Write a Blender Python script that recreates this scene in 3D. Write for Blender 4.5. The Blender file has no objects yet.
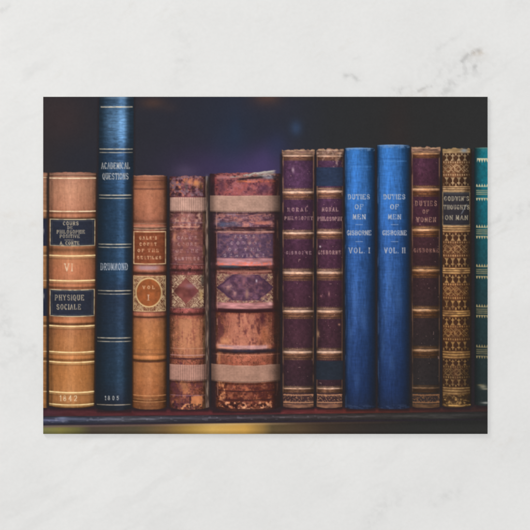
import bpy, math
import numpy as np

# ------------------------------------------------------------------ camera, light, exposure
scene = bpy.context.scene
K = 0.00032                       # metres per photograph pixel: the card is 142 mm wide
CARD_T = 0.00065                   # thickness of the card stock
CAM_H = 0.75
def wx(px): return (px - 265.0) * K
def wy(py): return (265.0 - py) * K

cam_d = bpy.data.cameras.new("camera")
cam = bpy.data.objects.new("camera", cam_d)
scene.collection.objects.link(cam)
cam.location = (0, 0, CAM_H)
cam_d.sensor_width = 36
cam_d.lens = 36 * (CAM_H - CARD_T) / (530 * K)
cam_d.clip_start = 0.1
cam_d.clip_end = 20
scene.camera = cam

world = bpy.data.worlds.new("World")
scene.world = world
world.use_nodes = True
world.node_tree.nodes["Background"].inputs["Color"].default_value = (0.985, 0.99, 1.0, 1)
world.node_tree.nodes["Background"].inputs["Strength"].default_value = 0.88

lamp_d = bpy.data.lights.new("softbox", 'AREA')
lamp_d.shape = 'DISK'
lamp_d.size = 0.32
lamp_d.energy = 4.6
lamp_d.color = (1.0, 0.985, 0.955)
lamp = bpy.data.objects.new("softbox", lamp_d)
scene.collection.objects.link(lamp)
lamp.location = (-0.62, 0.80, 0.34)
lamp.rotation_euler = (-lamp.location).to_track_quat('-Z', 'Y').to_euler()

scene.view_settings.view_transform = 'Standard'
scene.view_settings.look = 'None'
scene.view_settings.exposure = 0
scene.view_settings.gamma = 1

# ------------------------------------------------------------------ helpers
def A(*v): return np.array(v, dtype=np.float64)
def lin(c):
    c = np.clip(c / 255.0, 0, 1)
    return np.where(c <= 0.04045, c / 12.92, ((c + 0.055) / 1.055) ** 2.4)

def vnoise(X, Y, sx, sy, seed, octv=1):
    out = 0; amp = 1; tot = 0
    for o in range(octv):
        rng = np.random.RandomState(seed * 17 + o * 101 + 5)
        N = 512
        g = rng.rand(N, N)
        fx = X / sx * 2 ** o + 37.3 * o + 1000; fy = Y / sy * 2 ** o + 11.7 * o + 1000
        ix = np.floor(fx).astype(int); iy = np.floor(fy).astype(int)
        tx = fx - ix; ty = fy - iy
        tx = tx * tx * (3 - 2 * tx); ty = ty * ty * (3 - 2 * ty)
        a = g[iy % N, ix % N]; b = g[iy % N, (ix + 1) % N]
        c = g[(iy + 1) % N, ix % N]; d = g[(iy + 1) % N, (ix + 1) % N]
        out = out + amp * ((a * (1 - tx) + b * tx) * (1 - ty) + (c * (1 - tx) + d * tx) * ty)
        tot += amp; amp *= 0.55
    return out / tot

def sstep(a, b, v):
    t = np.clip((v - a) / (b - a), 0, 1)
    return t * t * (3 - 2 * t)

def box(V, a, b, w=0.5):                # soft interval
    return np.clip((V - a) / w + .5, 0, 1) * np.clip((b - V) / w + .5, 0, 1)

def gs(V, c, w): return np.exp(-((V - c) / w) ** 2)

def keys(V, ks):
    xs = [k[0] for k in ks]
    if np.isscalar(ks[0][1]):
        return np.interp(V, xs, [k[1] for k in ks])
    return np.stack([np.interp(V, xs, [k[1][i] for k in ks]) for i in range(3)], -1)

# ------------------------------------------------------------------ the picture printed on the card
# It is inked sample by sample on a fine grid (two samples per photograph pixel); every printed book,
# label, band, strap and line of lettering keeps its own region of the grid and becomes a mesh.
PX0, PX1, PY0, PY1 = 43.2, 487.6, 96.8, 433.9
S = 2.0
NX = int(round((PX1 - PX0) * S)) + 1
NY = int(round((PY1 - PY0) * S)) + 1
X, Y = np.meshgrid(np.linspace(PX0, PX1, NX), np.linspace(PY0, PY1, NY))
IMG = np.zeros((NY, NX, 3))
ID = np.zeros((NY, NX), dtype=int)
FULL = (X, Y, IMG, ID); OFF = 0
def window(x0, x1):                      # ink only a strip of the card at a time (keeps the arithmetic quick)
    global X, Y, IMG, ID, OFF
    i0 = max(0, int((x0 - PX0) * S)); i1 = min(FULL[0].shape[1], int((x1 - PX0) * S) + 1)
    X, Y, IMG, ID = [f[:, i0:i1] for f in FULL]; OFF = i0
PARTS = []                               # (name, label, parent index)
def part(name, label=None, parent=None):
    PARTS.append((name, label, parent)); return len(PARTS) - 1
def N(sx, sy, seed, o=1): return vnoise(X, Y, sx, sy, seed, o)

def paint(a, col, pid=None, thr=0.5):
    col = np.asarray(col, dtype=float)
    IMG[:] = IMG * (1 - a[..., None]) + col * a[..., None]
    if pid is not None: ID[a > thr] = pid
def mul(f): IMG[:] = IMG * f[..., None]
def blob(x, y, sx, sy, col, a): paint(a * np.exp(-((X - x) / sx) ** 2 - ((Y - y) / sy) ** 2), col)

# ---- stroke alphabet with serifs
def arc(cx, cy, rx, ry, a0, a1, n=9):
    return [(cx + rx * math.cos(math.radians(a0 + (a1 - a0) * i / n)), cy + ry * math.sin(math.radians(a0 + (a1 - a0) * i / n))) for i in range(n + 1)]
GL = {
 'A': [[(0, 0), (.5, 1), (1, 0)], [(.2, .36), (.8, .36)]],
 'B': [[(.08, 0), (.08, 1)], [(.08, 1)] + arc(.55, .77, .33, .23, 90, -90) + [(.08, .54)], [(.08, .54)] + arc(.55, .27, .4, .27, 90, -90) + [(.08, 0)]],
 'C': [arc(.52, .5, .48, .5, 45, 315, 14)],
 'D': [[(.08, 0), (.08, 1)], [(.08, 1)] + arc(.45, .5, .5, .5, 90, -90, 12) + [(.08, 0)]],
 'E': [[(.08, 0), (.08, 1), (.9, 1), (.9, .85)], [(.08, .52), (.7, .52)], [(.08, 0), (.95, 0), (.95, .18)]],
 'F': [[(.08, 0), (.08, 1), (.92, 1), (.92, .82)], [(.08, .52), (.7, .52)]],
 'G': [arc(.52, .5, .48, .5, 45, 300, 14) + [(.92, .1), (.92, .42), (.6, .42)]],
 'H': [[(.08, 0), (.08, 1)], [(.92, 0), (.92, 1)], [(.08, .52), (.92, .52)]],
 'I': [[(.5, 0), (.5, 1)]],
 'L': [[(.08, 1), (.08, 0), (.92, 0), (.92, .2)]],
 'M': [[(.04, 0), (.1, 1), (.5, .15), (.9, 1), (.96, 0)]],
 'N': [[(.08, 0), (.08, 1), (.92, 0), (.92, 1)]],
 'O': [arc(.5, .5, .48, .5, 0, 360, 18)],
 'P': [[(.08, 0), (.08, 1)] + arc(.5, .73, .42, .27, 90, -90) + [(.08, .46)]],
 'Q': [arc(.5, .5, .48, .5, 0, 360, 18), [(.5, .25), (.95, -.12)]],
 'R': [[(.08, 0), (.08, 1)] + arc(.5, .75, .38, .25, 90, -90) + [(.08, .5)], [(.45, .5), (.95, 0)]],
 'S': [arc(.5, .74, .4, .26, 20, 250, 9) + arc(.5, .26, .42, .26, 70, -160, 9)],
 'T': [[(.5, 0), (.5, 1)], [(0, .82), (0, 1), (1, 1), (1, .82)]],
 'U': [[(.08, 1), (.08, .35)] + arc(.5, .35, .42, .35, 180, 360, 9) + [(.92, 1)]],
 'V': [[(0, 1), (.5, 0), (1, 1)]],
 'W': [[(0, 1), (.28, 0), (.5, .8), (.72, 0), (1, 1)]],
 'Y': [[(0, 1), (.5, .5), (1, 1)], [(.5, .5), (.5, 0)]],
 '0': [arc(.5, .5, .38, .5, 0, 360, 16)],
 '1': [[(.25, .8), (.5, 1), (.5, 0)]],
 '2': [arc(.5, .7, .38, .3, 160, -30, 8) + [(.1, 0), (.9, 0)]],
 '4': [[(.7, 0), (.7, 1), (.05, .3), (.95, .3)]],
 '5': [[(.85, 1), (.25, 1), (.2, .58)] + arc(.48, .32, .38, .32, 110, -150, 9)],
 '8': [arc(.5, .75, .3, .25, 0, 360, 12), arc(.5, .26, .38, .26, 0, 360, 12)],
 '.': [[(.3, .02), (.4, .02)]], "'": [[(.5, 1), (.45, .8)]], '-': [[(0, .5), (1, .5)]], ' ': [],
}
def text(s, x0, x1, yc, h, col, th=0.8, a=0.9, pid=None, wear=0.25, seed=3, tilt=0.0, gw=0.70, serif=True):
    th = th * .72; yc0 = yc
    if h < 4.5 and gw < .68: h = h * .84
    gw = gw * .84 if gw < .9 else gw
    n = len(s); wts = [0.45 if c in "I.'1 " else 1.0 for c in s]
    tot = sum(wts); cur = x0
    cov = np.zeros_like(X)
    for c, wt in zip(s, wts):
        adv = (x1 - x0) * wt / tot
        g = adv * gw / (wt if c in "I.'1" else 1)
        cx = cur + adv / 2; cur += adv
        yb = yc + h / 2 + tilt * (cx - (x0 + x1) / 2)
        i0 = max(0, int((cx - g - 2 - PX0) * S) - OFF); i1 = min(X.shape[1], int((cx + g + 2 - PX0) * S) + 1 - OFF)
        j0 = max(0, int((yb - h - 3 - PY0) * S)); j1 = min(NY, int((yb + 3 - PY0) * S) + 1)
        if i1 <= i0: continue
        xx = X[j0:j1, i0:i1]; yy = Y[j0:j1, i0:i1]
        d = np.full(xx.shape, 99.0)
        def seg(p, q, extra=0.0):
            nonlocal d
            ax = cx + (p[0] - .5) * g; ay = yb - p[1] * h; bx = cx + (q[0] - .5) * g; by = yb - q[1] * h
            L = (bx - ax) ** 2 + (by - ay) ** 2 + 1e-9
            t = np.clip(((xx - ax) * (bx - ax) + (yy - ay) * (by - ay)) / L, 0, 1)
            dd = np.hypot(xx - ax - t * (bx - ax), yy - ay - t * (by - ay)) + extra
            # verticals heavier than horizontals, as in roman capitals
            if abs(by - ay) < abs(bx - ax) * .4: dd = dd + th * 0.16
            d = np.minimum(d, dd)
        for pl in GL[c]:
            for p, q in zip(pl[:-1], pl[1:]): seg(p, q)
            if serif and c not in "CGSO08Q.'-":
                for e, f in ((pl[0], pl[1]), (pl[-1], pl[-2])):
                    if e[1] in (0, 1) and abs(e[1] - f[1]) > .3:
                        seg((e[0] - .2, e[1]), (e[0] + .2, e[1]), th * .08)
        cov[j0:j1, i0:i1] = np.maximum(cov[j0:j1, i0:i1], np.clip((th / 2 - d) / .75 + .5, 0, 1))
    cov = cov * a * (1 - wear * sstep(.5, .8, N(1.6, 1.6, seed))) * (.72 + .42 * N(1.1, 1.1, seed + 5))
    paint(cov, col, pid, 0.33)

class Book:
    def __init__(s, label, xt, xb, yt, yb, vk, hk, bow=(0, 1.5), bottom=2.0, grain=(.10, 14, 1.2), seed=1, top=0.6, rag=0.0, sheen=0, scuff=0.25, crack=0):
        s.id = part('printed_book', label)
        window(min(xt[0], xb[0]) - 5, max(xt[1], xb[1]) + 5)
        s.seed = seed; s.yt, s.yb = yt, yb
        t = (Y - yt) / (yb - yt)
        s.L = xt[0] + (xb[0] - xt[0]) * t; s.R = xt[1] + (xb[1] - xt[1]) * t
        s.x0 = min(xt[0], xb[0]); s.x1 = max(xt[1], xb[1])
        s.U = (X - s.L) / (s.R - s.L)
        q = 1 - (2 * s.U - 1) ** 2
        s.q = q
        s.Y = Y - (bow[0] + (bow[1] - bow[0]) * np.clip(t, 0, 1)) * q
        ytop = yt + top * (1 - q) + rag * (N(2.2, 50, seed + 60) - .5) * 2
        ybot = yb - bottom * np.clip(1 - q, 0, 1) ** 1.5 + rag * .4 * (N(2, 50, seed + 61) - .5)
        # gap shade printed beside the book
        halo = box(X, s.L - 1.6, s.R + 1.6, 2.4) * box(Y, yt + 4, yb, 3)
        paint(halo * .8, (36, 30, 34))
        s.m = box(X, s.L, s.R, .7) * box(Y, ytop, ybot, .7)
        # contact shadow printed under it
        paint(.75 * box(X, s.L + 1, s.R - .5, 2) * gs(Y, yb + .3, 2.0), (34, 24, 28))
        hv = keys(s.U, hk)
        c = keys(Y, vk) * (hv ** 1.3 * 1.02)[..., None]  # rounded-spine shading inked into the book's printed colour
        if sheen: c = c + (sheen * gs(s.U, .46, .13) * (.4 + .9 * N(3, 30, seed + 14, 2)))[..., None] * A(1, .93, .88)
        g = grain
        f = 1 + g[0] * 2 * (N(g[1], g[2], seed + 7, 2) - .5) + g[0] * 1.6 * (N(2.0, 2.0, seed + 8, 2) - .5) + g[0] * 1.6 * (N(18, 22, seed + 9, 2) - .5)
        c = c * f[..., None]
        if g[0] > .065:
            scr = scuff * (sstep(.70, .86, N(.9, 7, seed + 10, 2)) * .16 + sstep(.72, .85, N(5, .9, seed + 11, 2)) * .13 + sstep(.72, .9, N(1.4, 1.4, seed + 12)) * .12)
            c = c * (1 - scr - .0)[..., None] + (sstep(.76, .9, N(1.2, 4, seed + 13, 2)) * 34 * scuff)[..., None]
        if crack:
            n3 = N(5, 4, seed + 15, 2); n4 = N(3, 7, seed + 16, 2)
            ck = np.maximum(np.clip(1 - np.abs(n3 - .5) / .022, 0, 1), np.clip(1 - np.abs(n4 - .46) / .018, 0, 1)) * sstep(.35, .6, N(12, 14, seed + 17, 2))
            c = c * (1 - crack * .55 * ck)[..., None] + (crack * 30 * np.clip(1 - np.abs(n3 - .535) / .02, 0, 1) * sstep(.4, .65, N(9, 10, seed + 18)))[..., None] * A(1, .7, .5)
        paint(s.m, c, s.id)
        s.h = keys(s.U, hk)
    def reg(s, y0, y1, u0=0, u1=1, w=.7, wu=.7):
        return s.m * box(s.Y, y0, y1, w) * box(X, s.L + (s.R - s.L) * u0, s.L + (s.R - s.L) * u1, wu)
    def line(s, y, th, col, a=.85, u0=.02, u1=.98, pid=None, wear=.3, soft=.7):
        m = s.reg(y - th / 2, y + th / 2, u0, u1, soft)
        k = np.clip(.55 + .6 * s.h, .4, 1.15)
        n = 1 - wear * sstep(.35, .75, N(3, 1.5, s.seed + 20, 2))
        paint(m * a * n, np.asarray(col, float) * np.clip(k, 0, 1.1)[..., None], pid, .3)
    def shade(s, y, w, f, u0=0, u1=1):      # leather moulding in the picture: f<1 darker, >1 paler
        m = s.reg(s.yt - 9, s.yb + 9, u0, u1) * gs(s.Y, y, w)
        mul(1 + (f - 1) * m)
    def tint(s, y0, y1, col, a, u0=0, u1=1, w=1.0, wu=1.0, prof=True):
        c = np.asarray(col, float) * (s.h[..., None] if prof else 1)
        paint(s.reg(y0, y1, u0, u1, w, wu) * a, c)
    def label_(s, y0, y1, col, u0, u1, pid, prof=.8, a=1.0):
        c = np.asarray(col, float) * ((1 - prof) + prof * s.h)[..., None]
        c = c * (1 + .16 * (N(6, 1.5, s.seed + 31, 2) - .5) + .14 * (N(2, 2, s.seed + 32) - .5))[..., None]
        paint(s.reg(y0, y1, u0, u1) * a, c, pid)
    def frame(s, y0, y1, u0, u1, col, th, pid, a=.85):
        o = s.reg(y0, y1, u0, u1, .6, .6)
        wu = th / (s.x1 - s.x0)
        i = s.reg(y0 + th, y1 - th, u0 + wu, u1 - wu, .6, .6)
        n = 1 - .35 * sstep(.4, .8, N(2.5, 2.5, s.seed + 40))
        paint(np.clip(o - i, 0, 1) * a * n, np.asarray(col, float) * np.clip(.5 + .6 * s.h, 0, 1.1)[..., None], pid, .4)
    def mottled(s, y0, y1, cols, sx, sy, seed, u0=0, u1=1, a=.85, lo=.5, hi=.62):
        lo -= .06; hi += .10
        for i, c in enumerate(cols):
            n = sstep(lo, hi, .75 * N(sx, sy, seed + i * 3, 3) + .25 * N(1.7, 1.7, seed + i * 3 + 1, 1)) * (.7 + .5 * N(1.3, 1.3, seed + i + 2))
            paint(s.reg(y0, y1, u0, u1, 1.4, 1.4) * n * a, np.asarray(c, float) * np.clip(.45 + .6 * s.h, 0, 1.1)[..., None])
    def strap(s, y0, y1, col, u0=0, u1=1, pitch=2.3):
        pid = part('cloth_strap', 'woven tan strap', s.id)
        wob = .7 * (N(9, 60, s.seed + 52, 2) - .5)
        m = s.m * box(s.Y + wob, y0, y1, .7) * box(X, s.L + (s.R - s.L) * u0, s.L + (s.R - s.L) * u1, .6)
        sh = .42 + .62 * s.h
        c = np.asarray(col, float) * (sh * keys(s.U, [(0, .92), (.08, 1), (.8, .97), (.92, .82), (1, .55)]))[..., None]
        rib = .5 + .5 * np.cos(2 * np.pi * X / pitch); row = .5 + .5 * np.cos(2 * np.pi * s.Y / 1.7)
        f = 1 - .20 * rib * (.55 + .45 * row) * sstep(.05, .25, s.U) + .10 * (N(1.5, 1.5, s.seed + 50) - .5) + .12 * (N(8, 6, s.seed + 51) - .5)
        f = f * (1 + .05 * box(s.Y, y0, y0 + 1.2) - .22 * box(s.Y, y1 - 1.2, y1))
        paint(m, c * f[..., None], pid)
        s.shade(y1 + 1.2, 1.0, .72, u0, u1)
    def gilt(s, y0, y1, warm, inten=1.0, seed=0, teeth=True):
        """one gilt-tooled raised band: pale rib between fillets and dotted rows"""
        pid = part('gilt_band', None, s.id)
        H = y1 - y0
        v = (s.Y - y0) / H
        ink = keys(v, [(0, 0), (.03, .0), (.10, .15), (.14, .85), (.22, .8), (.26, .15), (.31, .95), (.46, 1), (.50, .25), (.55, .85), (.61, .75), (.65, .15), (.70, .9), (.80, .85), (.85, .2), (.9, .45), (1, 0)])
        tooth = (.5 + .5 * np.cos(2 * np.pi * X / 1.75)) * (gs(v, .07, .05) + gs(v, .93, .05))
        a = (ink + (.8 * tooth if teeth else 0))
        hx = keys(s.U, [(0, .4), (.1, .78), (.3, 1.04), (.6, .98), (.85, .62), (1, .25)])
        n = .8 + .5 * (N(2.5, 1.3, s.seed + 70 + seed, 2) - .3)
        tone = keys(v, [(0, (.74, .66, .58)), (.3, (1.02, 1.0, .98)), (.46, (1.02, .96, .9)), (.56, (.84, .68, .54)), (.8, (.84, .7, .58)), (1, (.7, .6, .5))])
        c = tone * A(*warm) * (inten * (.90 + .32 * gs(v, .40, .14)) * hx * n)[..., None]
        reg = s.reg(y0, y1, .02, .97)
        ID[reg > .5] = pid
        paint(reg * .5 * box(v, .1, .9, .1), A(70, 45, 40) * inten * hx[..., None])
        paint(np.clip(a, 0, 1) * reg * .92, c)
        # a white highlight inked along the rib, broken up by noise
        paint(reg * gs(v, .38, .075) * sstep(.35, .65, N(7, 3, s.seed + 90 + seed)) * hx * .6 * inten, A(*warm) * .6 + A(96, 84, 78))

# ---- dark room behind the books
bg = part('printed_backdrop', 'dark blurred room behind the printed books')
c = keys(X, [(43, (54, 48, 50)), (100, (48, 47, 54)), (180, (47, 47, 58)), (240, (46, 50, 66)), (290, (48, 50, 62)), (330, (48, 49, 52)), (400, (48, 47, 47)), (488, (49, 49, 49))])
IMG[:] = c; ID[:] = bg
blob(62, 118, 22, 25, (66, 52, 54), .7)
blob(153, 103, 13, 6, (92, 66, 58), .75); blob(170, 108, 8, 5, (70, 58, 60), .5)
blob(80, 160, 28, 18, (44, 46, 58), .6)
blob(205, 168, 45, 22, (66, 54, 86), .75); blob(250, 170, 40, 18, (88, 68, 122), .75)
blob(266, 160, 14, 16, (84, 68, 120), .6); blob(185, 172, 12, 8, (104, 86, 118), .5)
blob(230, 140, 18, 30, (48, 60, 88), .5); blob(235, 128, 5, 14, (44, 62, 92), .35)
blob(296, 128, 6, 7.5, (62, 84, 122), .7); blob(277, 145, 11, 13, (54, 60, 96), .6)
blob(267, 98, 13, 6.5, (104, 72, 62), .85); blob(265, 104, 20, 8, (70, 56, 60), .35)
blob(398, 135, 12, 40, (58, 48, 47), .5)
blob(210, 118, 40, 14, (46, 50, 66), .4)
mul(1 + .05 * (N(9, 9, 4, 2) - .5))

# ---- shelf
def shelf():
    sid = part('printed_shelf', 'red shelf top with worn grey edge under the printed books')
    top = keys(X, [(43, (84, 48, 58)), (70, (92, 46, 50)), (165, (102, 48, 52)), (210, (114, 52, 56)), (300, (116, 52, 54)), (350, (114, 52, 46)), (390, (100, 50, 44)), (440, (76, 44, 42)), (488, (62, 44, 43))])
    top = top * (1 + .3 * (N(10, 1.2, 41, 2) - .5))[..., None]
    paint(box(Y, 398, 416), top, sid)
    lip = keys(X, [(43, (88, 90, 116)), (80, (80, 84, 104)), (130, (92, 90, 100)), (180, (74, 72, 82)), (230, (78, 68, 76)), (300, (76, 66, 68)), (350, (72, 64, 64)), (400, (66, 62, 60)), (440, (62, 60, 58)), (488, (52, 50, 50))])
    lid = part('shelf_edge', 'worn grey front edge', sid)
    ye = Y + .012 * (X - 265)
    f = keys(ye, [(412, .5), (414, .62), (416, .92), (417.5, 1.14), (419, .86), (421, .64), (423, .55)])
    paint(box(ye, 414.3, 423.2, 1), lip * (f * (1 + .5 * (N(9, 1.1, 42, 2) - .5)))[..., None], lid)
    sp = sstep(.74, .86, N(3.5, 1.6, 43)) * box(ye, 415.5, 420, 1) * keys(X, [(43, 1), (300, .8), (360, .2), (488, .0)])
    paint(sp * .28, (150, 146, 158))
    blob(440, 417.5, 22, 1.4, (96, 92, 88), .5); blob(62, 418, 6, 1.2, (150, 160, 195), .5)
    under = keys(X, [(43, (120, 118, 72)), (60, (128, 120, 62)), (78, (104, 98, 56)), (92, (84, 72, 60)), (135, (90, 80, 60)), (165, (120, 92, 56)), (190, (166, 130, 62)), (212, (206, 162, 80)), (245, (204, 154, 70)), (262, (150, 116, 62)), (272, (100, 82, 54)), (300, (94, 74, 54)), (325, (72, 58, 48)), (370, (56, 50, 47)), (410, (50, 49, 47)), (488, (48, 48, 46))])
    uid = part('shelf_underside', 'blurred brassy light below the shelf', sid)
    yb = Y + .016 * (X - 265) * (X < 300)
    f = keys(Y, [(423, .82), (426, 1.0), (430, 1.05), (434, .82)])
    a = box(ye, 422.6, 440, 1)
    paint(a, under * f[..., None], uid)
    paint(gs(ye, 423.8, 1.2) * keys(X, [(43, .75), (180, .7), (260, .5), (330, .4), (380, .3), (420, 0)]), keys(X, [(43, (112, 88, 96)), (150, (124, 92, 84)), (230, (230, 190, 130)), (262, (214, 170, 120)), (300, (120, 92, 80)), (488, (90, 70, 60))]))
    paint(gs(ye, 422.0, .9) * keys(X, [(43, .7), (300, .7), (488, .3)]), (46, 36, 52))
shelf()
# darkness between and behind the standing books
paint(box(Y, 190, 405, 8) * box(X, 43, 488), (38, 32, 36))

CR = (232, 206, 158)
# ---- book at the very left, cut by the card edge
b = Book('narrow slice of a tan leather book cut off by the left edge of the card', (38, 48.3), (38, 48.0), 172.5, 408, [(172, (160, 112, 88)), (250, (172, 116, 72)), (405, (160, 104, 58))], [(0, 1), (.5, 1), (.82, .9), (.95, .6), (1, .35)], bow=(0, 0), bottom=.5, seed=2)
for y in (177.5, 211, 255.4, 280.4, 325.8, 351.4, 361.2, 391.4): b.line(y, 1, CR, .6, pid=None)
for y in (215, 250, 285, 320, 356): b.shade(y + 3, 2, .75)
lb = part('title_label', 'navy label cut by the card edge', b.id)
b.label_(218.5, 245.8, (44, 46, 66), 0, .93, lb); b.label_(288.6, 316, (40, 44, 64), 0, .93, lb)
blob(43.6, 231, .8, 3, (200, 190, 180), .5); blob(43.6, 296, 1.0, 3, (210, 200, 180), .5)

# ---- 1: tan leather, two navy labels
b = Book('light tan leather book with two navy title labels, left of the tall navy book', (48.4, 97.2), (48.2, 95.2), 172.2, 408, [(172, (150, 100, 82)), (178, (174, 116, 90)), (190, (184, 124, 94)), (208, (176, 114, 86)), (214, (150, 92, 66)), (255, (170, 106, 70)), (270, (178, 106, 72)), (320, (160, 96, 62)), (340, (170, 106, 62)), (375, (174, 108, 58)), (400, (168, 108, 62)), (407, (130, 84, 44))],
         [(0, .42), (.03, .8), (.07, .78), (.12, .95), (.3, 1.04), (.5, 1.08), (.7, 1.02), (.88, .9), (.96, .72), (1, .35)], bow=(.2, 1.6), bottom=2.6, grain=(.07, 1.4, 9), seed=3, rag=.4, sheen=16, scuff=.3)
def rib(b, y, h, hi=1.16, lo=.62):
    b.shade(y - h * .15, h * .35, hi); b.shade(y + h * .5, h * .2, lo); b.shade(y - h * .55, h * .15, .82)
b.shade(175, .9, .72)
for y in (178, 211): b.line(y, 1.1, (244, 222, 180), .9)
b.line(174.4, .7, (205, 160, 130), .5)
rib(b, 215.5, 5)
b.shade(249.5, 2.2, .72); b.shade(284.5, 2, 1.12); b.shade(287, 1, .7); b.shade(320, 2.2, 1.15); b.shade(323.2, 1.2, .6)
b.shade(356, 3.2, 1.14); b.shade(359, 1.2, .7)
for y, w in ((255.2, 1.5), (280, 1.4), (325.3, 1.5), (351.2, 1.3), (361.2, 1.3), (391.2, 1.4), (403.4, 1.1)):
    b.line(y, w, (240, 212, 150), .92, wear=.22); b.line(y + w * 1.35, .6, (226, 196, 132), .55)
    b.shade(y + 2.6, 1.0, .85)
for y0, y1, ls in ((218.6, 245.6, None), (288.8, 315.8, None)):
    lb = part('title_label', 'navy label with gilt frame', b.id)
    b.label_(y0, y1, (46, 50, 66), .035, .965, lb)
    b.frame(y0, y1, .03, .97, (226, 200, 150), .9, lb); b.frame(y0 + 1.8, y1 - 1.6, .075, .925, (120, 118, 118), .6, lb, .45)
GT = (232, 208, 164)
t = part('lettering', None, b.id)
text('COURS', 62.6, 79, 223.4, 3.3, GT, .85, .9, t); text('DE', 67, 73, 227.6, 2.6, GT, .7, .85, t)
text('PHILOSOPHIE', 56.4, 85.2, 231.8, 3.2, GT, .75, .9, t); text('POSITIVE', 59.4, 80, 236.2, 3.1, GT, .75, .85, t)
text('-', 64.5, 73.5, 240, 1, GT, .9, .8, t, gw=.95); text('A. COMTE', 59.6, 79.6, 243, 3.2, GT, .85, .9, t)
t = part('lettering', None, b.id); text('VI', 63.2, 73.6, 267.4, 7.2, (244, 226, 190), 1.1, .92, t, gw=.62)
t = part('lettering', None, b.id)
text('PHYSIQUE', 54.4, 84.6, 297.6, 5.0, GT, .95, .92, t); text('SOCIALE', 56.0, 81.4, 306.9, 4.8, GT, .95, .92, t)
t = part('lettering', None, b.id); text('1842', 59.6, 78.2, 398.2, 5.2, (246, 226, 186), .95, .9, t, gw=.62)

# ---- 2: tall navy
b = Book('tall navy cloth book reaching the top edge of the card', (99.4, 133.8), (95.8, 132.2), 90, 410.6, [(97, (96, 132, 166)), (100, (76, 112, 150)), (112, (90, 132, 174)), (125, (98, 142, 186)), (142, (84, 126, 170)), (152, (62, 94, 134)), (185, (62, 98, 140)), (200, (54, 84, 118)), (250, (52, 80, 112)), (275, (56, 88, 124)), (292, (50, 66, 92)), (345, (50, 70, 94)), (380, (50, 72, 96)), (400, (44, 54, 72)), (410, (38, 42, 52))],
         [(0, .38), (.1, .5), (.16, .62), (.3, .78), (.5, .88), (.62, 1.06), (.72, 1.04), (.82, .7), (.9, .5), (1, .42)], bow=(0, .8), bottom=2.6, grain=(.11, 7, 1.0), seed=5)
mul(1 + .35 * b.m * gs(b.U, .66, .12) * box(Y, 97, 185, 30) * (N(5, 1.1, 33, 2) - .3))
mul(1 - .12 * b.m * (sstep(.4, .8, N(5, 1.2, 36, 2))) * box(Y, 97, 200, 20))
b.tint(96, 99.2, (112, 138, 166), .45)
GL2 = (222, 204, 174)
b.line(106.9, 1.3, GL2, .95, u0=.04, u1=.97); 
for y0, y1 in ((149, 152.4), (195, 198), (244, 247), (290.4, 293.6), (337.5, 341)):
    b.line(y0, 1.1, GL2, .9); b.line(y1, .9, GL2, .8); b.shade((y0 + y1) / 2, 1.5, .8)
b.line(404.2, .9, (200, 178, 150), .8)
t = part('lettering', None, b.id)
text('ACADEMICAL', 101.0, 130.2, 165.7, 5.8, (232, 220, 204), .85, .92, t, gw=.78)
text('QUESTIONS', 102.2, 128.8, 176.3, 5.8, (232, 220, 204), .85, .92, t, gw=.78)
t = part('lettering', None, b.id); text('DRUMMOND', 100.2, 128.2, 266.6, 6.4, (214, 212, 214), .95, .9, t, gw=.76)
t = part('lettering', None, b.id); text('1805', 104.6, 120, 398, 4.4, (228, 222, 210), .95, .9, t, gw=.55)

# ---- 3: tan, vol I
b = Book('tan leather book with red-brown label and gilt medallion, right of the tall navy book', (132.9, 167.2), (132.2, 166.8), 175.2, 409.6, [(175, (140, 88, 70)), (182, (156, 94, 68)), (190, (174, 106, 76)), (215, (164, 98, 72)), (230, (150, 88, 68)), (270, (160, 92, 70)), (312, (150, 84, 66)), (322, (170, 104, 64)), (345, (172, 104, 58)), (370, (168, 102, 60)), (395, (158, 92, 54)), (409, (120, 72, 44))],
         [(0, .48), (.05, .85), (.14, .98), (.35, 1.04), (.55, 1.06), (.75, 1.0), (.88, .84), (.95, .6), (1, .34)], bow=(0, 1.4), bottom=2.6, grain=(.08, 5, 5), seed=8, rag=.5, sheen=14, scuff=.35)
for y in (180.4, 188.4, 189.4): b.line(y, .8, (84, 48, 42), .7, wear=.2)
b.line(175.8, 1.2, (205, 150, 120), .5)
b.shade(184, 2.5, .88); b.shade(221, 1.5, .85)
b.line(223.4, .8, (230, 190, 160), .35); rib(b, 226, 4.5, 1.25, .55); b.line(226.8, 1.0, (225, 180, 150), .35)
lb = part('title_label', 'red-brown label in a gilt frame', b.id)
b.label_(231.6, 263.6, (142, 72, 46), .04, .95, lb)
b.frame(231, 264, .02, .97, (236, 200, 150), 1.0, lb); b.line(228.8, 1.0, (240, 205, 165), .55)
t = part('lettering', None, b.id); LT = (244, 204, 158)
for s_, xa, xb, y in (("GALE'S", 138.6, 157.6, 238), ('COURT', 138.8, 157.4, 244.2), ('OF THE', 136.8, 159.6, 250.5), ('GENTILES', 136.4, 161.8, 257.6)):
    text(s_, xa, xb, y, 3.2, LT, .9, .85, t, wear=.6, gw=.52)
rib(b, 269, 8, 1.18, .5); b.tint(265.4, 269.4, (168, 150, 170), .55, .15, .75, 2, 6); b.line(273.2, .9, (80, 44, 40), .7)
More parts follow.
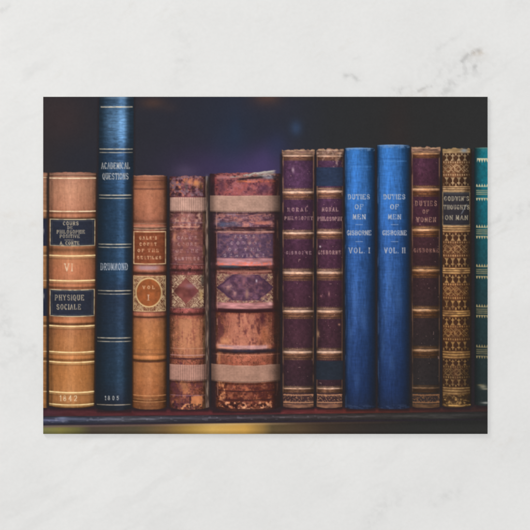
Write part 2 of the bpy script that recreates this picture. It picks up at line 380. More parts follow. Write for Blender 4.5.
def filigree(b, y0, y1, u0, u1, col, shape, seed, bgc):
    cx = (b.L + b.R) / 2 + (b.R - b.L) * ((u0 + u1) / 2 - .5); cy = (y0 + y1) / 2
    sx = np.abs(X - cx); sy = np.abs(Y - cy)
    wx_ = sx + 1.3 * np.sin(sy * 1.15 + 1); wy_ = sy + 1.3 * np.sin(sx * 1.25 + 2)
    pid = part('gilt_panel', 'gilt scrollwork panel', b.id)
    r = b.reg(y0, y1, u0, u1)
    paint(r * .75, A(*bgc) * b.h[..., None], pid)
    n1 = vnoise(wx_, wy_, 2.9, 2.9, seed); n2 = vnoise(wy_, wx_, 2.2, 2.2, seed + 1)
    wearn = 1 - .55 * sstep(.5, .75, N(4, 4, seed + 2, 2))
    curl = np.clip(1.1 - np.abs(n1 - .5) / .14, 0, 1) + .9 * np.clip(1 - np.abs(n2 - .48) / .14, 0, 1)
    paint(r * np.clip(curl, 0, 1) * .78 * wearn, A(*col) * (.7 + .3 * b.h)[..., None])
    o, i = shape
    return r, pid
lum = part
r, pid = filigree(b, 276, 310.4, .03, .955, (218, 186, 140), (0, 0), 210, (124, 78, 52))
d = np.hypot((X - 148.8) / 12.6, (Y - 292.6) / 14.0)
n = (N(3, 3, 77, 2) - .5)
med = part('medallion', 'plain round red-brown field', b.id)
paint(r * np.clip((1.10 - d) / .06, 0, 1), A(214, 176, 122) * b.h[..., None])
paint(r * np.clip((1.0 - d) / .06, 0, 1), A(158, 84, 46) * (b.h * (1 + .25 * n))[..., None], med)
b.frame(275.4, 311, .02, .965, (216, 182, 130), 1.0, pid, .75)
t = part('lettering', None, b.id); text('VOL', 141.5, 156, 287.4, 3.4, LT, .9, .85, t, wear=.3, gw=.5); text('I', 146.6, 150.2, 297.6, 5.2, (240, 214, 190), 1.2, .9, t)
rib(b, 314, 5, 1.15, .55); b.line(316.6, .8, (90, 50, 40), .6)
for y in (348.8, 352.6): b.line(y, .7, (120, 70, 48), .6)
rib(b, 357, 5.5, 1.2, .5); b.line(361, 1.1, (76, 42, 38), .8)
for y in (394.6, 400.8): b.line(y, .8, (216, 150, 96), .7)
b.line(405.5, 1, (110, 62, 38), .6); b.shade(399, 3, .85)
b.line(398.2, 1.2, (200, 140, 90), .4, wear=.7)

# ---- 4: worn mauve with straps
b = Book('slim worn mauve-brown leather book bound by two cloth straps', (169.6, 209.2), (169.4, 209.4), 176, 409.6, [(176, (124, 70, 74)), (195, (116, 60, 68)), (215, (142, 88, 80)), (232, (138, 80, 70)), (262, (130, 68, 64)), (285, (126, 66, 62)), (312, (120, 60, 56)), (320, (160, 92, 66)), (345, (178, 106, 74)), (356, (150, 82, 62)), (385, (136, 72, 54)), (409, (118, 62, 48))],
         [(0, .5), (.05, .72), (.12, .9), (.3, 1.05), (.5, 1.08), (.7, .98), (.82, .82), (.87, .55), (1, .45)], bow=(0, 1.2), bottom=2.6, grain=(.16, 3, 3), seed=11, rag=.9, sheen=10, scuff=1, crack=.8)
b.mottled(176, 196, [(170, 108, 104), (88, 50, 66), (196, 116, 78), (60, 38, 46), (132, 100, 112)], 3.4, 3.6, 300, 0, .86)
blob(196.5, 183.5, 4.5, 3.2, (226, 142, 84), .85); blob(201, 187, 1.8, 4, (70, 50, 40), .7); blob(186, 186, 1.5, 6, (90, 80, 70), .5)
b.mottled(212, 230, [(168, 112, 112), (206, 160, 140), (96, 52, 62)], 3.5, 5, 320, 0, .86, .6)
b.line(222.6, .7, (110, 88, 110), .6); b.line(226.6, 1.3, (206, 140, 116), .7, u0=.06, u1=.75); b.line(228.6, 1.0, (86, 44, 46), .7)
lb = part('title_label', 'rubbed mauve label', b.id)
b.label_(232, 263.5, (140, 82, 74), .07, .84, lb, a=.9)
b.mottled(232, 264, [(180, 124, 118), (110, 60, 76)], 5, 4, 340, .05, .85, .45)
blob(174.6, 237, 1.6, 4, (214, 140, 106), .8)
t = part('lettering', None, b.id)
for s_, xa, xb, y in (("GALE'S", 176.6, 197.6, 237.6), ('COURT', 176.8, 198, 244.2), ('OF THE', 174.8, 199, 250.8), ('GENTILES', 174.2, 200, 258.6)):
    text(s_, xa, xb, y, 3.2, (222, 186, 180), .85, .6, t, wear=.8, gw=.55)
rib(b, 267, 6, 1.2, .6); b.line(271.5, .9, (80, 40, 50), .6); b.line(264, .8, (190, 140, 140), .4)
r, pid = filigree(b, 274.6, 307, .06, .86, (220, 190, 150), (0, 0), 230, (130, 86, 70))
d = np.abs(X - 186.2) / 13.4 + np.abs(Y - 291) / 13.4
med = part('medallion', 'plain mauve diamond field', b.id)
paint(b.m * np.clip((1.0 - d) / .07, 0, 1), A(132, 70, 64) * (b.h * (1 + .4 * (N(5, 5, 78, 2) - .5)))[..., None], med)
blob(190, 286, 5, 2.5, (170, 140, 160), .45); blob(193, 293, 4, 5, (110, 56, 66), .5)
blob(201.2, 295, 2.0, 6, (186, 150, 96), .85); blob(203, 280, 2.2, 6, (56, 50, 50), .8)
rib(b, 310.5, 6, 1.25, .6); b.line(314.4, 1.0, (84, 42, 44), .7); b.line(307.6, .8, (210, 170, 160), .4, wear=.7)
paint(b.reg(318, 357, .2, .8, 2, 8) * .5 * (.5 + N(2.2, 30, 79)), (206, 136, 96)); b.mottled(318, 362, [(120, 60, 56)], 2.5, 14, 350, 0, .86, .5, .55, .7)
b.line(347.8, .7, (220, 170, 140), .4); b.line(354.5, 1.2, (196, 150, 150), .5); b.line(358, 1.4, (70, 36, 42), .85)
b.mottled(361, 409, [(180, 108, 74), (84, 44, 60), (110, 58, 62)], 4, 7, 360, .02, .86, .8, .52, .66)
blob(184, 386, 4, 5, (196, 132, 84), .6)
pe = 1.6 * (N(2.5, 2.5, 801, 2) - .5)
paint(b.m * box(b.Y + pe, 395, 405.2, 1) * box(X + pe, 191.2, 201.8, 1) * .9, A(206, 124, 78) * (1 + .2 * (N(3, 3, 80) - .5))[..., None]); paint(b.reg(395, 407, .505, .53, .8, .6) * .8, (52, 32, 34))
b.mottled(402.5, 408.5, [(216, 142, 92), (60, 34, 36)], 2.6, 2.6, 370, .05, .8, .85, .5, .6); b.line(394.5, .8, (170, 130, 140), .5)
# board edge with gilt streaks at its right
e = b.reg(174, 409, .9, 1.0, .7, .7)
pid = part('board_edge', 'rubbed gilt board edge', b.id)
paint(e, A(92, 70, 62) * (.5 + 1.0 * N(1.4, 9, 81, 2))[..., None], pid)
paint(e * gs(b.U + .02 * (N(30, 6, 99) - .5), .945, .018) * sstep(.3, .7, N(1.2, 7, 82, 2)) * .7, (170, 146, 126))
blob(207, 178, 1.3, 3, (120, 116, 130), .7)
paint(b.reg(212, 409, .83, .9, .7, .8) * .5 * sstep(.4, .6, N(1.5, 10, 83)), (122, 92, 66))
b.strap(197.2, 211.4, (200, 152, 134), .01, .93, 2.2)
b.strap(363.8, 380.0, (192, 138, 120), .0, .95, 2.2)

# ---- 5: wide worn red book with straps
b = Book('widest book, ragged red and purple leather with torn head, bound by two cloth straps', (209.6, 281.8), (211.4, 281.4), 172.6, 411.2, [(172, (146, 78, 78)), (196, (148, 80, 86)), (213, (140, 92, 100)), (226, (122, 72, 80)), (258, (146, 82, 78)), (300, (152, 84, 74)), (312, (160, 86, 66)), (335, (182, 104, 78)), (350, (172, 98, 74)), (365, (154, 80, 60)), (390, (124, 60, 46)), (411, (96, 48, 40))],
         [(0, .32), (.04, .42), (.075, .62), (.12, .86), (.25, 1.0), (.5, 1.04), (.75, .95), (.86, .8), (.91, .52), (.95, .42), (1, .36)], bow=(0, 2.6), bottom=4.6, grain=(.16, 5, 3), seed=14, rag=.6, top=1.5, sheen=8, scuff=1, crack=.6)
# ragged head lifting to the right
hd = part('torn_headcap', 'pale torn leather at the head', b.id)
yl = 176.8 - 6.4 * sstep(.2, .9, b.U) + 1.4 * (N(5, 40, 84, 2) - .5)
hm = sstep(212, 222, X) * (1 - sstep(271, 277, X + 2 * (N(2, 2, 97) - .5))) * box(Y, yl, yl + 1.6 + 3.6 * sstep(.3, .9, b.U) * (.5 + N(4, 40, 98)), 1.0)
paint(hm * .95, A(150, 136, 128) * (.7 + .7 * N(6, 1.5, 85, 2))[..., None], hd)
paint(hm * gs(Y, yl + .8, .8) * (b.U > .4) * .7, (206, 196, 180))
paint(hm * sstep(.55, .7, N(4, 2, 103, 2)) * .6, (150, 84, 74))
b.mottled(174, 181, [(60, 40, 50), (176, 104, 92)], 3.4, 1.6, 382, .05, .95, .8, .5, .62)
paint(b.m * box(X, 238, 264, 5) * gs(Y, 178.0 - 2.4 * (b.U - .6) * 3, 1.3) * .85, (38, 34, 40))
blob(269, 177.6, 6, 2, (130, 150, 166), .7); blob(224, 177.5, 8, 1.6, (196, 120, 126), .7)
paint(b.reg(180.2, 182.2, .38, .9, 1, 4) * .85, A(206, 108, 70) * (.6 + .7 * N(4, 2, 86))[..., None])
b.mottled(179, 196, [(180, 108, 106), (96, 50, 64), (168, 84, 80)], 5, 4, 380, .06, .9, .8, .48, .64)
blob(222, 186, 3, 7, (84, 52, 74), .6); blob(264, 189, 6, 5, (104, 62, 88), .7); blob(214.5, 180, 2.6, 4, (186, 80, 80), .6)
b.mottled(213, 233, [(160, 124, 136), (92, 58, 76), (182, 116, 104)], 6, 2.0, 400, .05, .9, .8, .46, .62)
paint(b.reg(221.5, 226.4, .1, .42, 2.4, 9) * .75 * (.4 + .8 * N(6, 1.5, 431)), (72, 84, 112)); paint(b.reg(226.5, 228.2, .28, .9, 1, 8) * .75, (58, 28, 38))
paint(b.reg(221, 224, .62, .84, 1.5, 4) * .7, (200, 116, 96)); b.line(231.2, 1.6, (204, 146, 130), .75, u0=.1, u1=.9)
lb = part('title_label', 'faded purple label', b.id)
b.label_(233.4, 257.4, (106, 76, 100), .09, .88, lb)
b.mottled(233, 258, [(136, 96, 120), (78, 56, 86), (150, 96, 96)], 4, 3, 420, .09, .88, .6, .5, .65)
t = part('lettering', None, b.id)
for s_, xa, xb, y in (("GALE'S", 228, 256, 236.6), ('COURT', 229, 259, 243), ('OF THE', 226.5, 262, 249.4), ('GENTILES', 222, 266, 255.4)):
    text(s_, xa, xb, y, 3.0, (214, 186, 176), .9, .62, t, wear=.85, gw=.42)
paint(b.reg(257.6, 264.6, .08, .88, 1, 3) * .85, A(200, 140, 144) * (b.h * (.75 + .45 * N(8, 1.6, 87, 2)))[..., None])
b.mottled(261, 265.6, [(214, 104, 84)], 6, 2, 430, .1, .86, .85, .42, .55)
paint(b.reg(265.0 , 268.4, .09, .8, 1.6, 5) * .9 * (.5 + .6 * N(7, 1.5, 428)), A(48, 34, 40)); paint(b.reg(264.6, 266.8, .14, .4, 1, 6) * .6, (66, 92, 110))
b.line(270.4, 2.0, (196, 128, 108), .8, u0=.09, u1=.86)
r, pid = filigree(b, 273, 301.5, .09, .88, (206, 172, 130), (0, 0), 250, (146, 98, 90))
d = np.maximum(np.abs(X - 245.2) / 29.5 + np.abs(Y - 287.4) / 24, np.abs(Y - 287.4) / 13.2)
med = part('medallion', 'plain purple lozenge field', b.id)
dn = d + .06 * (N(3, 3, 88) - .5)
paint(r * np.clip((1.0 - dn) / .06, 0, 1), A(110, 72, 92) * (b.h * (1 + .6 * (N(5, 5, 89, 3) - .5)))[..., None], med)
paint(r * np.clip((1.0 - dn) / .06, 0, 1) * np.clip((dn - .86) / .06, 0, 1) * .5, (70, 42, 70))
blob(228.5, 287, 4, 2.8, (206, 150, 140), .9); blob(234.8, 293, 1.6, 3, (196, 140, 130), .8); blob(256.5, 281, .9, 1.6, (220, 200, 210), .8)
b.mottled(274, 301, [(136, 84, 88), (76, 50, 74)], 4, 3, 426, .2, .8, .5, .5, .6)
blob(243.8, 282, 1.6, 3.5, (166, 104, 112), .8); blob(247, 294, 1.8, 4.5, (180, 132, 110), .7); blob(246, 275, 6, 1.5, (186, 124, 110), .7)
paint(b.reg(301.6, 308.4, .08, .88, 1, 3) * .85, A(198, 132, 134) * (b.h * (.7 + .5 * N(8, 2, 90, 2)))[..., None]); blob(270, 303, 2.4, 2, (236, 176, 166), .7)
paint(b.reg(307.6, 311.4, .06, .9, 1.2, 3) * .9, A(66, 30, 36) * (.8 + .5 * N(6, 2, 91))[..., None])
paint(b.reg(313, 346, .24, .66, 2, 9) * .6, A(196, 122, 98) * (.88 + .24 * N(4, 9, 441, 2))[..., None])
b.mottled(312, 352, [(112, 54, 54), (206, 130, 100), (92, 44, 48)], 3.5, 11, 440, .05, .9, .7, .6, .72)
paint(b.reg(312, 350, .64, .90, 1, 3) * .6 * sstep(.42, .62, N(3, 8, 442, 2)), (112, 56, 50))
paint(b.reg(312, 350, .09, .22, 2, 3) * .5 * sstep(.3, .6, N(3, 10, 92)), (92, 44, 56))
blob(262, 320, 3, 6, (84, 40, 50), .7); blob(265, 335, 4, 9, (168, 92, 56), .5); blob(225, 341, 5, 3.4, (232, 150, 104), .85); blob(219, 346, 3, 3, (226, 140, 96), .7)
paint(b.reg(343.6, 347.8, .1, .8, 1.5, 4) * .7, A(196, 150, 150) * (.75 + .5 * N(7, 1.6, 93))[..., None]); paint(b.reg(346, 347.6, .1, .3, 1, 3) * .8, (230, 150, 120))
paint(b.reg(347.8, 351.4, .1, .92, 2.0, 3) * .9 * (.65 + .4 * N(6, 1.5, 429)), A(50, 38, 50)); paint(b.reg(348.2, 350, .3, .62, 1, 6) * .5, (74, 76, 104)); b.line(353.4, 1.0, (206, 134, 104), .6)
paint(b.reg(351, 363, .09, .15, 2, 4) * .6 * sstep(.3, .6, N(3, 4, 427)), A(206, 128, 84))
b.mottled(379, 411, [(188, 104, 70), (84, 40, 40), (150, 84, 60)], 5, 4, 460, .06, .9, .75, .54, .66)
for y in (389.2, 397.8): b.line(y, 1.2, (62, 32, 34), .85, u0=.08, u1=.9)
b.mottled(399.6, 406.6, [(222, 134, 88), (232, 160, 116), (48, 24, 26)], 4.2, 2.2, 480, .1, .86, .92, .52, .6)
b.mottled(378, 399, [(220, 140, 92)], 2.6, 5, 490, .1, .2, .9, .45, .6)
b.tint(406.4, 413, (70, 40, 38), .8, w=1.6)
paint(b.reg(172, 412, 0, .07, 1, 1) * .6, A(58, 40, 46) * (.7 + .6 * N(1.5, 12, 94))[..., None])
paint(b.reg(176, 395, .93, .955, 1, .8) * .6 * sstep(.35, .6, N(1.5, 9, 95)), (150, 104, 84)); paint(b.reg(176, 395, .085, .1, 1, .8) * .5 * sstep(.4, .6, N(1.5, 7, 96)), (200, 140, 120))
for y_ in (228, 268, 308.5, 349): b.shade(y_ - 4.5, 1.6, 1.14); b.shade(y_ + 1.5, 1.8, .72)
b.tint(232, 262, (70, 34, 36), .4, .0, .09); b.tint(176, 408, (60, 30, 34), .35, .88, 1, 2, 3)
b.strap(195.4, 211.6, (198, 152, 132), .0, .985, 2.0)
b.strap(363.4, 380.6, (188, 138, 116), .0, .985, 2.0)

# ---- 6 and 7: dark plum with gilt bands
def plum(label, xt, xb, yt, seed, vk, bands, texts, warm, hk, end=408):
    b = Book(label, xt, xb, yt, end, vk, hk, bow=(0, .6), bottom=1.8, grain=(.14, 2.0, 2.0), seed=seed, rag=.9)
    for i, (y0, y1, it) in enumerate(bands): b.gilt(y0, y1, warm, it, i * 3)
    # rubbed tan joints
    for u in (.035, .955):
        paint(b.reg(yt, end, u - .022, u + .022, 1, .6) * (.35 + .65 * sstep(.35, .65, N(1.2, 9, seed + 44 + int(u)))) * .75 * keys(Y, [(148, 1), (250, .85), (408, .7)]), A(150, 108, 82))
    # flecks
    f = sstep(.93, .98, N(1.5, 2.2, seed + 45)) * b.reg(yt + 10, 385, .05, .95)
    paint(f * .5, (196, 150, 140))
    # tan worn head
    paint(b.reg(yt - 2, yt + 5.5, 0, 1, 1.5) * (.55 + .45 * N(3, 2, seed + 46, 2)), A(150, 112, 90) * (.55 + .9 * N(4, 1.5, seed + 47, 2))[..., None])
    b.line(yt + 1.0, 1.2, (212, 172, 130), .6, wear=.8)
    # tail ornament
    o = part('gilt_band', None, b.id)
    r = b.reg(393.6, 403, .04, .96); ID[r > .5] = o
    paint(r * .5, (86, 60, 56)); paint(r * .8 * np.clip(1 - np.abs(N(1.6, 1.8, seed + 48) - .5) / .11, 0, 1), A(*warm) * A(.82, .7, .58))
    paint(r * .8 * (gs(b.Y, 394.6, .7) + gs(b.Y, 402, .7)), A(*warm) * A(.9, .78, .66))
    paint(b.reg(403.4, end, .04, .96, .8) * .75 * (.3 + .7 * N(5, 1.4, seed + 49, 2)), A(*warm) * A(.88, .74, .6))
    return b
HKP = [(0, .45), (.05, .8), (.2, 1.0), (.45, 1.12), (.7, 1.0), (.88, .8), (.95, .6), (1, .3)]
VKP = [(148, (100, 68, 76)), (160, (88, 56, 82)), (180, (86, 54, 82)), (215, (80, 48, 70)), (260, (80, 46, 64)), (300, (76, 44, 57)), (340, (70, 42, 51)), (380, (62, 40, 47)), (408, (60, 40, 46))]
WG = (232, 186, 156)
b6 = plum('plum leather book with gilt bands, directly right of the widest strapped book', (281.8, 315.2), (282.0, 314.8), 149.4, 17, VKP,
          [(152.5, 161, .95), (187.4, 200, 1.05), (229, 239.4, 1.05), (267.4, 281, 1.0), (306, 319, .98), (346.8, 360, .92), (385, 393, .85)], None, WG, HKP)
blob(293, 170, 1.2, 2.5, (190, 160, 170), .8)
TP = (216, 172, 156)
t = part('lettering', None, b6.id); text('MORAL', 286.4, 308.6, 209.6, 3.9, TP, .9, .9, t, wear=.5, gw=.5); text('PHILOSOPHY', 284.0, 313.2, 218.2, 3.7, TP, .85, .85, t, wear=.6, gw=.56)
t = part('lettering', None, b6.id); text('GISBORNE', 285.4, 312, 252.8, 3.4, (202, 164, 160), .85, .75, t, wear=.7, gw=.5)
b7 = plum('plum leather book with gilt bands and two plain navy patches, left of the blue pair', (316.2, 344.0), (316.0, 343.2), 149, 20, VKP,
          [(153, 161, .9), (186.6, 199, 1.05), (228, 239.4, 1.05), (267.4, 280.6, 1.0), (306, 319, .98), (346.8, 360, .95), (385, 393, .9)], None, WG, HKP)
b7.mottled(150, 168, [(214, 180, 160), (150, 110, 90)], 3.4, 5, 500, 0, 1, .6, .6, .68)
for y0, y1 in ((167.2, 186), (360.6, 379.4)):
    p = part('plain_patch', 'plain navy patch', b7.id); b7.label_(y0, y1, (50, 62, 90) if y0 < 200 else (42, 48, 60), 0, 1, p, .45)
t = part('lettering', None, b7.id); text('MORAL', 321.4, 338.8, 209.4, 4.4, TP, .95, .88, t, wear=.4, gw=.6); text('PHILOSOPHY', 317.2, 342.4, 218.8, 4.3, TP, .9, .85, t, wear=.4, gw=.66)
t = part('lettering', None, b7.id); text('GISBORNE', 317.6, 341.4, 252.4, 4.0, TP, .9, .82, t, wear=.5, gw=.6)
blob(320.2, 246.6, .9, 1, (235, 220, 220), .8); blob(339.2, 324.5, 1.2, 1.2, (200, 140, 110), .7); blob(318.2, 334, 1.3, 4, (190, 144, 104), .7); blob(329, 294, .9, 2.2, (196, 136, 130), .7); blob(321, 296, 1, 1.2, (170, 110, 110), .7)

# ---- 8 and 9: blue cloth pair
def blue(label, xt, xb, yt, seed, vol, tx):
    b = Book(label, xt, xb, yt, 409.2, [(yt, (76, 116, 170)), (yt + 3, (52, 108, 178)), (170, (54, 112, 188)), (200, (54, 110, 186)), (240, (48, 92, 162)), (280, (48, 86, 150)), (320, (46, 76, 134)), (360, (42, 66, 118)), (390, (36, 54, 98)), (409, (34, 44, 72))],
             [(0, .3), (.05, .7), (.12, .95), (.3, 1.08), (.5, 1.02), (.7, .92), (.85, .68), (.94, .48), (1, .28)], bow=(0, .8), bottom=1.6, grain=(.06, 1.0, 12), seed=seed)
    mul(1 + b.m * (.22 * (N(.9, 6, seed + 2, 2) - .5) + .14 * (N(6, .9, seed + 3, 2) - .5)))
    mul(1 + b.m * .10 * gs(b.U, .32, .12) * (N(3, 40, seed + 4) - .2))
    b.line(yt + .8, 1.2, (120, 156, 200), .5); b.line(yt + 17 if vol == 'VOL. I' else yt + 14, .8, (30, 70, 130), .5, u0=.1, u1=.75, wear=.6)
    b.line(yt + 19 if vol == 'VOL. I' else yt + 16.5, 1.2, (90, 146, 210), .35, u0=.2, u1=.9, wear=.6)
    for q_ in range(5):
        blob(b.x0 + 4 + 22 * ((seed * 7 + q_ * 13) % 10) / 10, 280 + ((seed * 31 + q_ * 47) % 110), 2 + q_ % 3, 8 + 3 * q_, (84, 122, 176), .22)
    paint(b.reg(yt - 2, yt + 3.4, 0, 1, 1.5) * sstep(.4, .7, N(3, 1.5, seed + 5, 2)) * .5, (128, 156, 190))
    paint(b.reg(404, 411, 0, 1, 2) * sstep(.45, .7, N(3, 1.5, seed + 6, 2)) * .35, (88, 104, 140))
    paint(b.reg(yt, 409, .0, .05, 2, 1) * sstep(.4, .65, N(1.5, 10, seed + 11, 2)) * .35, (110, 140, 190))
    C = (218, 204, 192)
    x = tx
    t = part('lettering', None, b.id)
    text('DUTIES', x[0], x[1], 196.8, 4.4, C, 1.05, .9, t, wear=.45, gw=.74); text('OF', x[2] - 5, x[2] + 5, 206.8, 4.4, C, 1.05, .9, t, gw=.74); text('MEN', x[2] - 7, x[2] + 7, 216.8, 4.4, C, 1.05, .92, t, gw=.74)
    text('-', x[2] - 3.6, x[2] + 3.6, 224.6, 1, C, .8, .75, t, gw=.95)
    text('GISBORNE', x[0] - .8, x[1] + 1.2, 232.8, 4.3, C, 1.05, .9, t, wear=.35, gw=.78)
    text('-', x[2] - 3.6, x[2] + 3.6, 241.6, 1, C, .8, .75, t, gw=.95)
    text(vol, x[0] + .6, x[1], 250.4, 5.0, C, 1.1, .92, t, gw=.7)
    return b
blue('bright blue cloth book marked VOL. I, the left one of the blue pair', (344.4, 375.2), (345, 376), 147.6, 23, 'VOL. I', (347.4, 370.4, 359.2))
blue('bright blue cloth book marked VOL. II, the right one of the blue pair', (376.8, 410.2), (377.6, 410.0), 144.6, 26, 'VOL. II', (383.0, 405.8, 394.6))

# ---- 10: dark maroon
VKM = [(146, (100, 66, 62)), (158, (84, 48, 66)), (180, (82, 46, 62)), (215, (74, 42, 54)), (250, (66, 40, 44)), (300, (58, 40, 42)), (350, (52, 42, 42)), (408, (48, 44, 44))]
b10 = plum('dark maroon leather book with gilt bands, directly right of the blue pair', (411.2, 440.8), (411.4, 440.6), 147.0, 29, VKM,
           [(150.4, 158.6, .95), (184.6, 197, .95), (225, 237.4, .95), (265, 278, .92), (304.8, 318, .86), (344.8, 358, .78), (384, 393, .62)], None, (226, 168, 116), [(0, .55), (.06, .9), (.3, 1.1), (.6, 1.0), (.85, .8), (.95, .6), (1, .35)])
TM = (200, 154, 124)
t = part('lettering', None, b10.id)
text('DUTIES', 414.4, 437.6, 203.4, 4.6, TM, .95, .88, t, wear=.35, gw=.6); text('OF', 422.0, 429.6, 211.6, 4, TM, .95, .85, t, gw=.62); text('WOMEN', 415.8, 436.6, 219.6, 4.3, TM, .95, .88, t, wear=.35, gw=.68)
t = part('lettering', None, b10.id); text('GISBORNE', 413.2, 439.4, 250.4, 4.2, (186, 132, 112), .9, .85, t, wear=.5, gw=.6)
paint(b10.reg(290, 408, 0, 1) * keys(Y, [(290, 0), (408, .28)]) * 1.0, (48, 46, 46))

# ---- 11: gold tooled
b = Book('brown book covered in gold tooled ornament with a black title label', (442.0, 471.8), (442.0, 471.4), 148.4, 407.6, [(148, (150, 116, 78)), (160, (118, 76, 50)), (200, (112, 70, 48)), (260, (102, 62, 42)), (320, (98, 58, 36)), (370, (74, 50, 36)), (407, (84, 60, 40))],
         [(0, .5), (.05, .95), (.2, 1.0), (.45, 1.12), (.7, .88), (.85, .62), (.96, .42), (1, .28)], bow=(0, 1.0), bottom=2.0, grain=(.13, 2, 2), seed=32, rag=.7)
ym = b.Y
gold = lambda y: keys(Y, [(148, (220, 184, 138)), (230, (206, 160, 108)), (300, (206, 154, 88)), (350, (178, 132, 76)), (400, (150, 118, 76))]) * (.72 + .5 * N(2.4, 2.0, 615, 2))[..., None]
P = 6.1
def motif(ya, yb, up, pid):
    H = yb - ya; v = (ym - ya) / H
    if not up: v = 1 - v
    lx = np.abs(((X - 443.6) % P) - P / 2)
    a = np.zeros_like(X)
    a = np.maximum(a, np.clip((.75 - lx) / .6, 0, 1) * box(v, .1, .95, .1))              # stem
    a = np.maximum(a, np.clip((1.9 - lx) / .6, 0, 1) * box(v, .28, .42, .1))             # cross bar
    a = np.maximum(a, np.clip((np.clip((v - .55) * 5.2, 0, 3) - lx + .2) / .7, 0, 1) * box(v, .55, 1.0, .1))  # flared foot
    a = np.maximum(a, .8 * np.clip((lx - P / 2 + 1.0) / .6, 0, 1) * box(v, .0, .3, .1))  # drops between
    r = b.reg(ya, yb, .03, .93)
    paint(r * .62, A(58, 36, 28)[None, None] * b.h[..., None]); paint(r * a * .9 * (.75 + .4 * N(1.5, 1.5, 610)), gold(0) * (.2 + .72 * b.h)[..., None])
    ID[r > .5] = pid
def lattice(ya, yb, pid):
    v = (ym - ya); q = 5.2
    d1 = np.abs(((X - 443 + v) / q) % 1 - .5) * q; d2 = np.abs(((X - 443 - v) / q) % 1 - .5) * q
    a = np.maximum(np.clip((.7 - d1) / .6, 0, 1), np.clip((.7 - d2) / .6, 0, 1))
    ring = np.clip(.9 - np.abs(np.hypot(((X - 443.4) % 9.4) - 4.7, v - (yb - ya) / 2) - 3.0), 0, 1)
    r = b.reg(ya, yb, .03, .9)
    paint(r * np.maximum(a * .75, ring * .8) * (.7 + .5 * N(1.6, 1.6, 611)), gold(0) * (.15 + .75 * b.h)[..., None]); ID[r > .5] = pid
def beads(y, pid):
    a = (.5 + .5 * np.cos(2 * np.pi * X / 2.3)) * gs(ym, y, 1.0)
    paint(b.reg(y - 2, y + 2, .04, .93) * a * .85, gold(0) * (.4 + .62 * b.h)[..., None])
def section(y0, y1):
    pid = part('gilt_panel', 'gold tooled motifs', b.id); H = y1 - y0
    motif(y0, y0 + .24 * H, True, pid); beads(y0 + .28 * H, pid); lattice(y0 + .33 * H, y0 + .60 * H, pid); beads(y0 + .66 * H, pid)
    motif(y0 + .73 * H, y0 + H, False, pid)
def rule(y0, y1):
    pid = part('gilt_band', None, b.id); r = b.reg(y0, y1, .02, .95); ID[r > .5] = pid
    paint(r * .8, A(126, 84, 50) * b.h[..., None])
    n = y1 - y0
    for k, w in ((.12, .8), (.45, 1.5), (.8, .8)):
        paint(r * gs(ym, y0 + n * k, w) * .9 * (.7 + .45 * N(3, 1.2, 612)), gold(0) * (.4 + .62 * b.h)[..., None])
    paint(r * (gs(ym, y0 + n * .28, .5) + gs(ym, y0 + n * .64, .5)) * .6, (62, 36, 26))
for y0, y1 in ((153, 186), (232.4, 267), (274, 309.6), (316.6, 350), (358.4, 386)): section(y0, y1)
for y0, y1 in ((186, 191.6), (225.6, 232), (267.4, 273.6), (310, 316.2), (350.6, 358), (386.6, 394)): rule(y0, y1)
paint(b.reg(153, 394, .02, .95) * sstep(.55, .78, N(7, 8, 616, 3)) * .5, A(92, 60, 42) * b.h[..., None])
paint(b.reg(147, 153, .02, .95, 1.2) * (.5 + .5 * N(3, 2, 613, 2)), A(176, 142, 98) * (.7 + .5 * N(5, 1.5, 614))[..., None])
blob(464, 150.6, 3.2, 2.0, (134, 150, 168), .75)
b.mottled(394, 404, [(176, 132, 74), (60, 42, 32)], 3, 1.8, 620, .03, .94, .85, .46, .6); b.line(404.6, 1.6, (206, 156, 86), .8, wear=.8)
lb = part('title_label', 'black label with gilt frame', b.id)
b.label_(192, 225, (56, 52, 58), .03, .93, lb); b.frame(191.4, 225.6, .01, .95, (166, 142, 106), .9, lb, .8)
paint(b.reg(192, 225) * gs((X - 463) + .55 * (Y - 211), 0, .6) * box(Y, 204, 214, 2) * .6, (150, 160, 170)); b.line(193.6, .8, (140, 140, 130), .4)
t = part('lettering', None, b.id); TG = (222, 204, 166)
text("GODWIN'S", 443.6, 469.6, 198.6, 4.0, TG, .9, .9, t, wear=.35, gw=.7); text('THOUGHTS', 443.2, 469.8, 207.2, 4.0, TG, .9, .9, t, wear=.35, gw=.7); text('ON MAN', 444.6, 468.4, 217.6, 4.1, TG, .9, .9, t, wear=.35, gw=.74)

